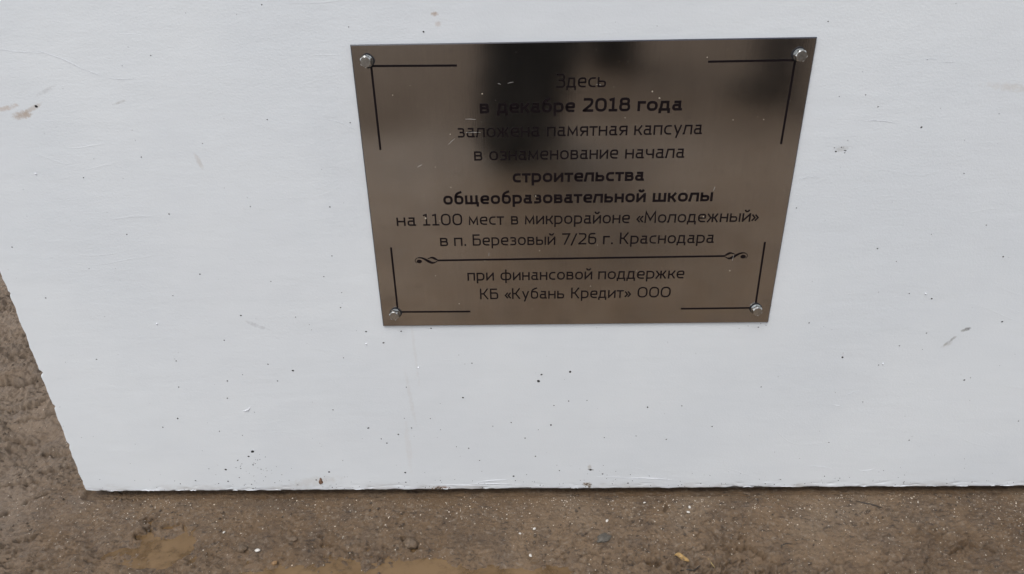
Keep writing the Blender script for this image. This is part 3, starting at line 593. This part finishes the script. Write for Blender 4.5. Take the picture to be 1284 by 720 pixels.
def word_mesh(V, Fc, word, x0, x1, z, xh, bold):
    w = .265 if bold else .180; gap = .17 if bold else .20
    lay = []; x = 0
    kern = {'«': -.06, '.': 0}
    for i, ch in enumerate(word):
        W_, P = glyph(ch, w); lay.append((x, P)); x += W_+gap*(.6 if (ch in 'гтк«/' or (i+1 < len(word) and word[i+1] in 'тлдж»/')) else 1.)
        last = x
    tot = lay[-1][0]+W_; s = (x1-x0)/tot; k = 0
    sq = s/xh
    for gx0, P in lay:
        for pts, cl in P:
            if len(pts) < 2: continue
            # dense mapping keeps stroke width even: offset in glyph space scaled by mean
            q = [(x0+(gx0+p[0])*s, z+p[1]*xh) for p in pts]
            strip(V, Fc, q, cl, w*xh*(.5+.5*min(1.15, sq)), PF, .00016+.00002*(k % 7)); k += 1
TEXT = [
('r', [('Здесь', -0.0334, 0.0323)], 0.7062, 0.0132),
('b', [('в', -0.1351, -0.1225), ('декабре', -0.1121, -0.0077), ('2018', 0.0021, 0.066), ('года', 0.0756, 0.1349)], 0.6738, 0.0134),
('r', [('заложена', -0.1667, -0.0551), ('памятная', -0.045, 0.0641), ('капсула', 0.0734, 0.1649)], 0.6412, 0.0133),
('r', [('в', -0.1454, -0.1339), ('ознаменование', -0.1242, 0.0531), ('начала', 0.0629, 0.1441)], 0.6084, 0.0133),
('b', [('строительства', -0.0925, 0.0908)], 0.5758, 0.0136),
('b', [('общеобразовательной', -0.1919, 0.0955), ('школы', 0.1054, 0.1902)], 0.5440, 0.0136),
('r', [('на', -0.2617, -0.2339), ('1100', -0.2239, -0.1665), ('мест', -0.1572, -0.106), ('в', -0.096, -0.0857), ('микрорайоне', -0.0762, 0.0748), ('«Молодежный»', 0.0844, 0.2593)], 0.5120, 0.0132),
('r', [('в', -0.2008, -0.189), ('п.', -0.1802, -0.1631), ('Березовый', -0.1528, -0.0318), ('7/26', -0.0221, 0.028), ('г.', 0.0377, 0.0519), ('Краснодара', 0.0622, 0.1991)], 0.4792, 0.0132),
('r', [('при', -0.1632, -0.1234), ('финансовой', -0.1135, 0.024), ('поддержке', 0.033, 0.1614)], 0.4215, 0.0133),
('r', [('КБ', -0.1454, -0.1178), ('«Кубань', -0.1078, -0.0174), ('Кредит»', -0.0069, 0.0838), ('ООО', 0.0937, 0.1437)], 0.3894, 0.0133)]
for st, ws, z, xh in TEXT:
    for wd_, x0, x1 in ws:
        V = []; Fc = []; word_mesh(V, Fc, wd_, x0, x1, z, xh, st == 'b')
        mesh('word', V, Fc, M_ink, plaque)
# corner brackets
for pts in ([(-.1626, .7369), (-.2746, .7380, 0), (-.2740, .6256)], [(.1632, .7366), (.2752, .7370, 0), (.2744, .6257)], [(-.2737, .4781), (-.2735, .3686, 0), (-.1615, .3680)], [(.2739, .4797), (.2748, .3694, 0), (.1616, .3692)]):
    V = []; Fc = []; strip(V, Fc, pts, False, .0029, PF, .0002); mesh('corner_line', V, Fc, M_ink, plaque)
V = []; Fc = []; strip(V, Fc, [(-.2065, .4560), (.218, .4578)], False, .0029, PF, .0003); mesh('dividing_line', V, Fc, M_ink, plaque)
def swirl(x0, z0, sg):
    V = []; Fc = []
    def st(pts, ws, k): strip(V, Fc, [(x0+sg*a, z0+b_) for a, b_ in pts], False, ws, PF, .0002+.00003*k)
    def dense(p, n=26):
        p = np.array(p); t0 = np.linspace(0, 1, len(p)); t1 = np.linspace(0, 1, n)
        # smooth by Catmull-like repeated interpolation
        q = np.stack([np.interp(t1, t0, p[:, i]) for i in range(p.shape[1])], 1)
        for _ in range(2): q[1:-1] = (q[:-2]+2*q[1:-1]+q[2:])/4
        return q
    a = dense([(0, -.0008, .0012), (.004, -.0035, .0016), (.008, -.0042, .0034), (.012, -.0022, .0042), (.017, .0012, .0036), (.022, .0042, .0026), (.027, .0050, .0018), (.031, .0040, .0011), (.0335, .0010, .0010), (.0330, -.0022, .0009), (.031, -.0042, .0008)], 34)
    st([(p[0], p[1]) for p in a], [p[2] for p in a], 0)
    b_ = dense([(0, .0008, .0016), (.003, .0025, .0034), (.0065, .0046, .0036), (.0095, .0048, .0020), (.0145, .0028, .0010)], 16)
    st([(p[0], p[1]) for p in b_], [p[2] for p in b_], 1)
    n = 16; b0 = len(V); V.append((x0+sg*.0272, PF-.0003, z0-.0014))
    for i in range(n): an = sg*2*math.pi*i/n; V.append((x0+sg*.0272+.0040*math.cos(an), PF-.00028, z0-.0014+.0029*math.sin(an)))
    for i in range(n): Fc.append((b0, b0+1+i, b0+1+(i+1) % n))
    mesh('swirl', V, Fc, M_ink, plaque)
swirl(-.2065, .4560, -1); swirl(.218, .4578, 1)

def bolt(x, z, rot, tilt):
    hw = mesh('washer', *disc(x*.999, z, .0086, rot+.35, 12), M_rub, plaque) if False else None
    n = 6; V = []; Fc = []
    Rr = .0081; H = .0078; y0 = PF-.0012
    prof = [(1.0, 0), (1.0, -.70*H), (.96, -.88*H), (.80, -H)]
    for k, (s, y) in enumerate(prof):
        for i in range(24):
            a = rot+2*math.pi*i/24; hexr = math.cos(math.pi/6)/math.cos((2*math.pi*i/24+math.pi/6) % (math.pi/3)-math.pi/6)
            r = Rr*(hexr*s if k < 2 else min(hexr*s, .985) if k == 2 else .80)
            V.append((x+r*math.cos(a), y0+y, z+r*math.sin(a)))
    for k in range(3):
        for i in range(24): j = (i+1) % 24; Fc.append((k*24+i, k*24+j, k*24+24+j, k*24+24+i))
    Fc.append(tuple(72+i for i in range(24)))
    V.append((x, y0, z)); 
    for i in range(24): Fc.append((96, (i+1) % 24, i))
    b_ = mesh('bolt', V, Fc, M_bolt, plaque)
    # washer with a darker rubber seal, both behind the head
    def ringm(nm, r, y1, y2, mat, par, dx=0, dz=0, squ=0):
        V = []; Fc = []; m = 20
        for (rr_, y) in ((r, y1), (r, y2), (0, y2)):
            for i in range(m): a = 2*math.pi*i/m+rot; q = rr_*(1+squ*math.cos(4*a)); V.append((x+dx+q*math.cos(a), y, z+dz+q*math.sin(a)))
        for k in range(2):
            for i in range(m): j = (i+1) % m; Fc.append((k*m+i, k*m+j, k*m+m+j, k*m+m+i))
        o = mesh(nm, V, Fc, mat, plaque); return o
    ringm('seal', .0094, PF+.0002, PF-.0007, M_rub, None, tilt[0], tilt[1], .05)
    ringm('washer', .0080, PF-.0006, PF-.0012, M_bolt, None, tilt[0]*.5, tilt[1]*.5)
def disc(*a): pass
bolt(-.2804+.0006, .7456-.001, .0, (.0012, .0002)); bolt(.2797, .7442-.001, .45, (-.0014, .0010)); bolt(-.2783, .3666-.0005, .25, (.0016, .0012)); bolt(.2768, .3678-.0005, .15, (-.0010, .0014))
# mud specks and scratches on the plate
V = []; Fc = []
for i, (x, z, r) in enumerate([(-.131, .700, .0014), (.094, .6995, .0013), (.104, .6905, .0015), (.1615, .742, .0010), (-.1765, .646, .0010), (-.219, .5235, .0019), (-.199, .519, .0008), (-.0605, .5555, .0016), (.180, .5205, .0012), (-.136, .4545, .0007), (.2285, .4335, .0013), (-.211, .4305, .0009), (-.055, .47, .0009), (.205, .66, .0009), (.246, .660, .0010), (.060, .665, .0008), (-.178, .382, .0010), (.09, .435, .0007), (.022, .41, .0009), (-.25, .70, .0008), (.15, .56, .0008), (-.18, .57, .0008), (-.2, .6, .0006), (.03, .478, .0007)]):
    blotch(V, Fc, x, z, r, PF+.0002, i+300, .0007, 8)
for i in range(70): blotch(V, Fc, random.uniform(-.29, .29), random.uniform(.35, .755), random.uniform(.0002, .0005), PF+.0002, i+500, .0004, 6)
p = mesh('dust_specks', V, Fc, M_speck, plaque); tag(p, kind='stuff')
V = []; Fc = []
for i, (x, z, L, a) in enumerate([(-.097, .713, .008, .2), (-.18, .632, .012, .7), (-.155, .6665, .014, -.05), (-.11, .713, .004, -.3), (-.155, .648, .02, 0), (.19, .56, .006, 1.3), (-.13, .462, .006, 1.5), (.02, .71, .006, -.2), (-.225, .60, .008, .5), (.23, .45, .01, 1.45)]):
    strip(V, Fc, [(x, z), (x+L/2*math.cos(a), z+L/2*math.sin(a)+.0003), (x+L*math.cos(a), z+L*math.sin(a))], False, [.0003, .0007, .0002], PF, .00022+.00002*(i % 3))
p = mesh('scratches', V, Fc, simple('bare_scratch', (.55, .53, .5), .4, .6), plaque); tag(p, kind='stuff')

# ------------------------------------------------------------------ the people standing behind the camera, seen mirrored in the plaque
M_skin = simple('skin', (.42, .27, .20), .5, 0, 20, .08); M_tr = simple('black_trousers', (.012, .012, .014), .85, 0, 90, .3, .001, spec=.08)
M_tr2 = simple('charcoal_trousers', (.022, .022, .026), .85, 0, 90, .3, .001, spec=.08); M_boot = simple('black_boot_leather', (.012, .011, .011), .5, 0, 60, .2, spec=.08)
M_jk = simple('black_jacket', (.032, .031, .030), .75, 0, 80, .25, .001, spec=.08); M_jk2 = simple('navy_jacket', (.02, .026, .045), .75, 0, 80, .25, .001)
M_hair = simple('dark_hair', (.02, .014, .01), .6, 0, 200, .3, .001); M_eye = simple('eye', (.5, .5, .5), .2); M_phone = simple('phone_glass', (.01, .01, .012), .1)
def skin(name, chains, mat, parent, root=0, sub=2):
    """chains: list of lists of (point, rx, ry); shared points merge"""
    V = []; E = []; Rd = []; key = {}
    for ch in chains:
        prev = None
        for p, a, b_ in ch:
            k = tuple(round(c, 4) for c in p)
            if k not in key: key[k] = len(V); V.append(p); Rd.append((a, b_))
            i = key[k]
            if prev is not None and prev != i: E.append((prev, i))
            prev = i
    me = bpy.data.meshes.new(name); me.from_pydata(V, E, []); me.materials.append(mat)
    o = bpy.data.objects.new(name, me); COL.objects.link(o)
    md = o.modifiers.new('Skin', 'SKIN'); md.use_smooth_shade = True
    if len(me.skin_vertices):
        for i, sv in enumerate(me.skin_vertices[0].data): sv.radius = Rd[i]; sv.use_root = (i == root)
    sb = o.modifiers.new('Subdivision', 'SUBSURF'); sb.levels = 1; sb.render_levels = sub
    o.parent = parent; return o
def lerp(a, b_, t): return tuple(a[i]+(b_[i]-a[i])*t for i in range(3))
def hand_chains(wr, d, up, side):
    """palm and five curled fingers starting at the wrist; d = forward, up = back-of-hand normal"""
    d = Vector(d).normalized(); up = Vector(up); up = (up-d*up.dot(d)).normalized(); s = d.cross(up)*side; w = Vector(wr)
    palm = w+d*.075; ch = [[(tuple(w), .024, .020), (tuple(w+d*.04), .034, .016), (tuple(palm), .036, .015)]]
    for k, (off, L) in enumerate(((-.030, .062), (-.010, .074), (.010, .080), (.029, .074))):
        b0 = w+d*.088+s*off; p1 = b0+d*L*.45-up*.006; p2 = p1+d*L*.28-up*L*.22; p3 = p2+d*L*.14-up*L*.26
        ch.append([(tuple(palm), .036, .015), (tuple(b0), .0095, .0095), (tuple(p1), .0088, .0088), (tuple(p2), .0080, .0080), (tuple(p3), .0068, .0068)])
    t0 = w+d*.035+s*.036; t1 = t0+d*.028+s*.020-up*.008; t2 = t1+d*.028+s*.004-up*.010
    ch.append([(tuple(w+d*.04), .034, .016), (tuple(t0), .012, .012), (tuple(t1), .0105, .0105), (tuple(t2), .0085, .0085)])
    return ch
def person(label, loc, rz, J, jm, tm, hands, hairlen=.0):
    root = empty('person', (0, 0, 0)); tag(root, label, 'person')
    pel, sp, chs, nk, hd, cr = [J[k] for k in ('pelvis', 'spine', 'chest', 'neck', 'head', 'crown')]
    body = [[(pel, .15, .11), (sp, .135, .10), (chs, .155, .11), (nk, .055, .055), (lerp(nk, hd, .55), .062, .070), (hd, .078, .092), (lerp(hd, cr, .65), .074, .086), (cr, .04, .045)]]
    jack = [[((pel[0], pel[1], pel[2]-.06), .150, .150), (pel, .152, .150), (sp, .145, .145), (chs, .155, .150), (lerp(chs, nk, .8), .085, .08)]]
    tro = [[(pel, .165, .125)]]
    fw = Vector(J['face']).normalized()
    nose = Vector(hd)+fw*.090; body.append([(hd, .078, .092), (tuple(nose), .018, .022), (tuple(nose+fw*.018-Vector((0, 0, .012))), .011, .011)])
    for sd in ('l', 'r'):
        s = -1 if sd == 'l' else 1
        hp, kn, an = J['hip_'+sd], J['knee_'+sd], J['ankle_'+sd]; sh, el, wr = J['shoulder_'+sd], J['elbow_'+sd], J['wrist_'+sd]
        body.append([(pel, .15, .11), (hp, .095, .095), (lerp(hp, kn, .5), .078, .078), (kn, .058, .058), (lerp(kn, an, .35), .056, .056), (an, .036, .036)])
        body.append([(chs, .155, .11), (sh, .058, .058), (lerp(sh, el, .5), .046, .046), (el, .039, .039), (lerp(el, wr, .4), .037, .037), (wr, .024, .020)])
        hv = Vector(wr)-Vector(el); body += hand_chains(wr, hands[sd][0] or tuple(hv), hands[sd][1], s)
        tro.append([(pel, .165, .125), (hp, .118, .118), (lerp(hp, kn, .5), .100, .100), (kn, .080, .080), (lerp(kn, an, .5), .076, .076), (an, .066, .070)])
        jack.append([(chs, .185, .135), (sh, .082, .082), (lerp(sh, el, .5), .066, .066), (el, .060, .060), (lerp(el, wr, .95), .042, .040)])
        ear = Vector(hd)+fw.cross(Vector((0, 0, 1)))*(.082*s)
        body.append([(hd, .078, .092), (tuple(ear), .012, .024)])
        t = Vector(J['toe_'+sd]); a = Vector(an); dirn = (t-a); dirn.z = 0; dirn.normalize(); a0 = Vector((a.x, a.y, 0))
        bt = skin('boot', [[(tuple(a+Vector((0, 0, .10))), .058, .062), (tuple(a), .050, .055), (tuple(a0-dirn*.035+Vector((0, 0, .045))), .045, .045), (tuple(a0+dirn*.08+Vector((0, 0, .042))), .048, .042), (tuple(a0+dirn*.16+Vector((0, 0, .034))), .054, .034), (tuple(a0+dirn*.215+Vector((0, 0, .028))), .040, .026)]], M_boot, root)
    skin('body', body, M_skin, root); skin('trousers', tro, tm, root); skin('jacket', jack, jm, root)
    up = (Vector(cr)-Vector(hd)).normalized()
    skin('hair', [[(tuple(Vector(hd)-fw*.040-up*.03), .086, .078), (tuple(Vector(hd)-fw*.026+up*.045), .098, .094), (tuple(Vector(cr)-fw*.012+up*.005), .082, .082)]], M_hair, root)
    for s in (-1, 1):
        c = Vector(hd)+fw*.083+fw.cross(Vector((0, 0, 1))).normalized()*.031*s+up*.02; Vr, Fr = rock_data(.012, 3, 1, 1, 1, 2)
        e = mesh('eye', Vr*.9, Fr, M_eye, None, True); e.location = c; e.parent = root
    root.location = loc; root.rotation_euler = (0, 0, rz); return root
stand = dict(pelvis=(0, 0, .96), spine=(0, .01, 1.15), chest=(0, 0, 1.34), neck=(0, 0, 1.50), head=(0, .02, 1.62), crown=(0, .01, 1.73), face=(0, 1, -.1),
    hip_l=(-.10, 0, .88), hip_r=(.10, 0, .88), knee_l=(-.105, .02, .50), knee_r=(.105, .02, .50), ankle_l=(-.11, 0, .09), ankle_r=(.11, 0, .09), toe_l=(-.14, .25, .03), toe_r=(.14, .25, .03),
    shoulder_l=(-.19, 0, 1.42), shoulder_r=(.19, 0, 1.42), elbow_l=(-.25, -.03, 1.13), elbow_r=(.25, -.03, 1.13), wrist_l=(-.25, .06, .88), wrist_r=(.25, .06, .88))
dn = {'l': (None, (-1, 0, 0)), 'r': (None, (1, 0, 0))}
person('person in black jacket, boots mirrored faintly at top middle edge of the plaque', (.545, -4.05, -.004), 0, stand, M_jk, M_tr, dn)
side = dict(stand); side.update(ankle_l=(-.13, .06, .09), toe_l=(-.13, .31, .03), knee_l=(-.12, .07, .50))
person('person in navy jacket standing sideways, dark leg mirrored faintly near the top right bolt', (1.30, -2.92, -.004), R(95), side, M_jk2, M_tr2, dn)
stoop = dict(pelvis=(0, -.10, .93), spine=(0, .06, 1.07), chest=(0, .24, 1.20), neck=(0, .39, 1.27), head=(0, .49, 1.32), crown=(0, .53, 1.43), face=(0, .8, -.6),
    hip_l=(-.10, -.09, .85), hip_r=(.10, -.09, .85), knee_l=(-.10, .03, .48), knee_r=(.10, -.15, .48), ankle_l=(-.095, .06, .09), ankle_r=(.10, -.22, .09), toe_l=(-.10, .31, .03), toe_r=(.13, .03, .03),
    shoulder_l=(-.19, .28, 1.24), shoulder_r=(.19, .28, 1.24), elbow_l=(-.22, .52, 1.06), elbow_r=(.22, .52, 1.06), wrist_l=(-.125, .80, .955), wrist_r=(.125, .80, .935))
gr = {'l': ((.45, .85, .0), (-.8, .2, .5)), 'r': ((-.45, .85, .0), (.8, .2, .5))}
person('person stooping with a phone, dark trousers and boots mirrored in upper left of plaque', (-.055, -2.075, -.004), 0, stoop, M_jk, M_tr, gr)
# long coat of the stooping person, its hem hanging to the ankles
V = []; Fc = []; m = 28; rows = [(.040, -.255, .035, -1.90, .11), (.075, -.262, .05, -1.91, .12), (.15, -.265, .075, -1.93, .13), (.28, -.262, .11, -1.96, .14), (.40, -.25, .15, -1.99, .15), (.60, -.25, .155, -2.05, .16), (.80, -.24, .15, -2.11, .17), (.98, -.22, .13, -2.08, .17)]
for k, (z, xa, xb, yc, ry) in enumerate(rows):
    for i in range(m):
        a = 2*math.pi*i/m; fold = 1+.05*math.sin(a*7+k*.3)*(1-k/8); V.append(((xa+xb)/2+(xb-xa)/2*math.cos(a)*fold+.055, yc+ry*math.sin(a)*fold+2.075, z+.006*math.sin(a*3)))
for k in range(len(rows)-1):
    for i in range(m): j = (i+1) % m; Fc.append((k*m+i, k*m+j, k*m+m+j, k*m+m+i))
coat = mesh('long_coat', V, Fc, M_jk, None, True); coat.parent = bpy.data.objects['person.002']; md = coat.modifiers.new('Solidify', 'SOLIDIFY'); md.thickness = .006
c2 = coat.copy(); COL.objects.link(c2); c2.parent = bpy.data.objects['person']; c2.location = (.0, .06, 0); c2.scale = (1.05, .9, 1.1)
# the phone in those hands
ph = empty('phone', (-.0781, -1.0, .895)); tag(ph, 'black phone held out in both hands in front of the plaque', 'phone')
V, Fc = [], []
def rbox(hx, hy, hz, r, n=5):
    V = []; Fc = []; pts = []
    for (sx, sz, a0) in ((1, 1, 0), (-1, 1, 90), (-1, -1, 180), (1, -1, 270)):
        for i in range(n): a = R(a0+90*i/(n-1)); pts.append((sx*(hx-r)+r*math.cos(a), sz*(hz-r)+r*math.sin(a)))
    m = len(pts)
    for y in (-hy, hy): V += [(p[0], y, p[1]) for p in pts]
    for i in range(m): j = (i+1) % m; Fc.append((i, j, m+j, m+i))
    Fc.append(tuple(range(m))[::-1]); Fc.append(tuple(m+i for i in range(m))); return V, Fc
V, Fc = rbox(.078, .004, .037, .008); c = mesh('case', V, Fc, M_rub); c.parent = ph
V, Fc = rbox(.074, .0006, .033, .006); c = mesh('screen', V, Fc, M_phone); c.parent = ph; c.location = (0, -.0046, 0)
ph.rotation_euler = (R(-27.7), 0, 0)
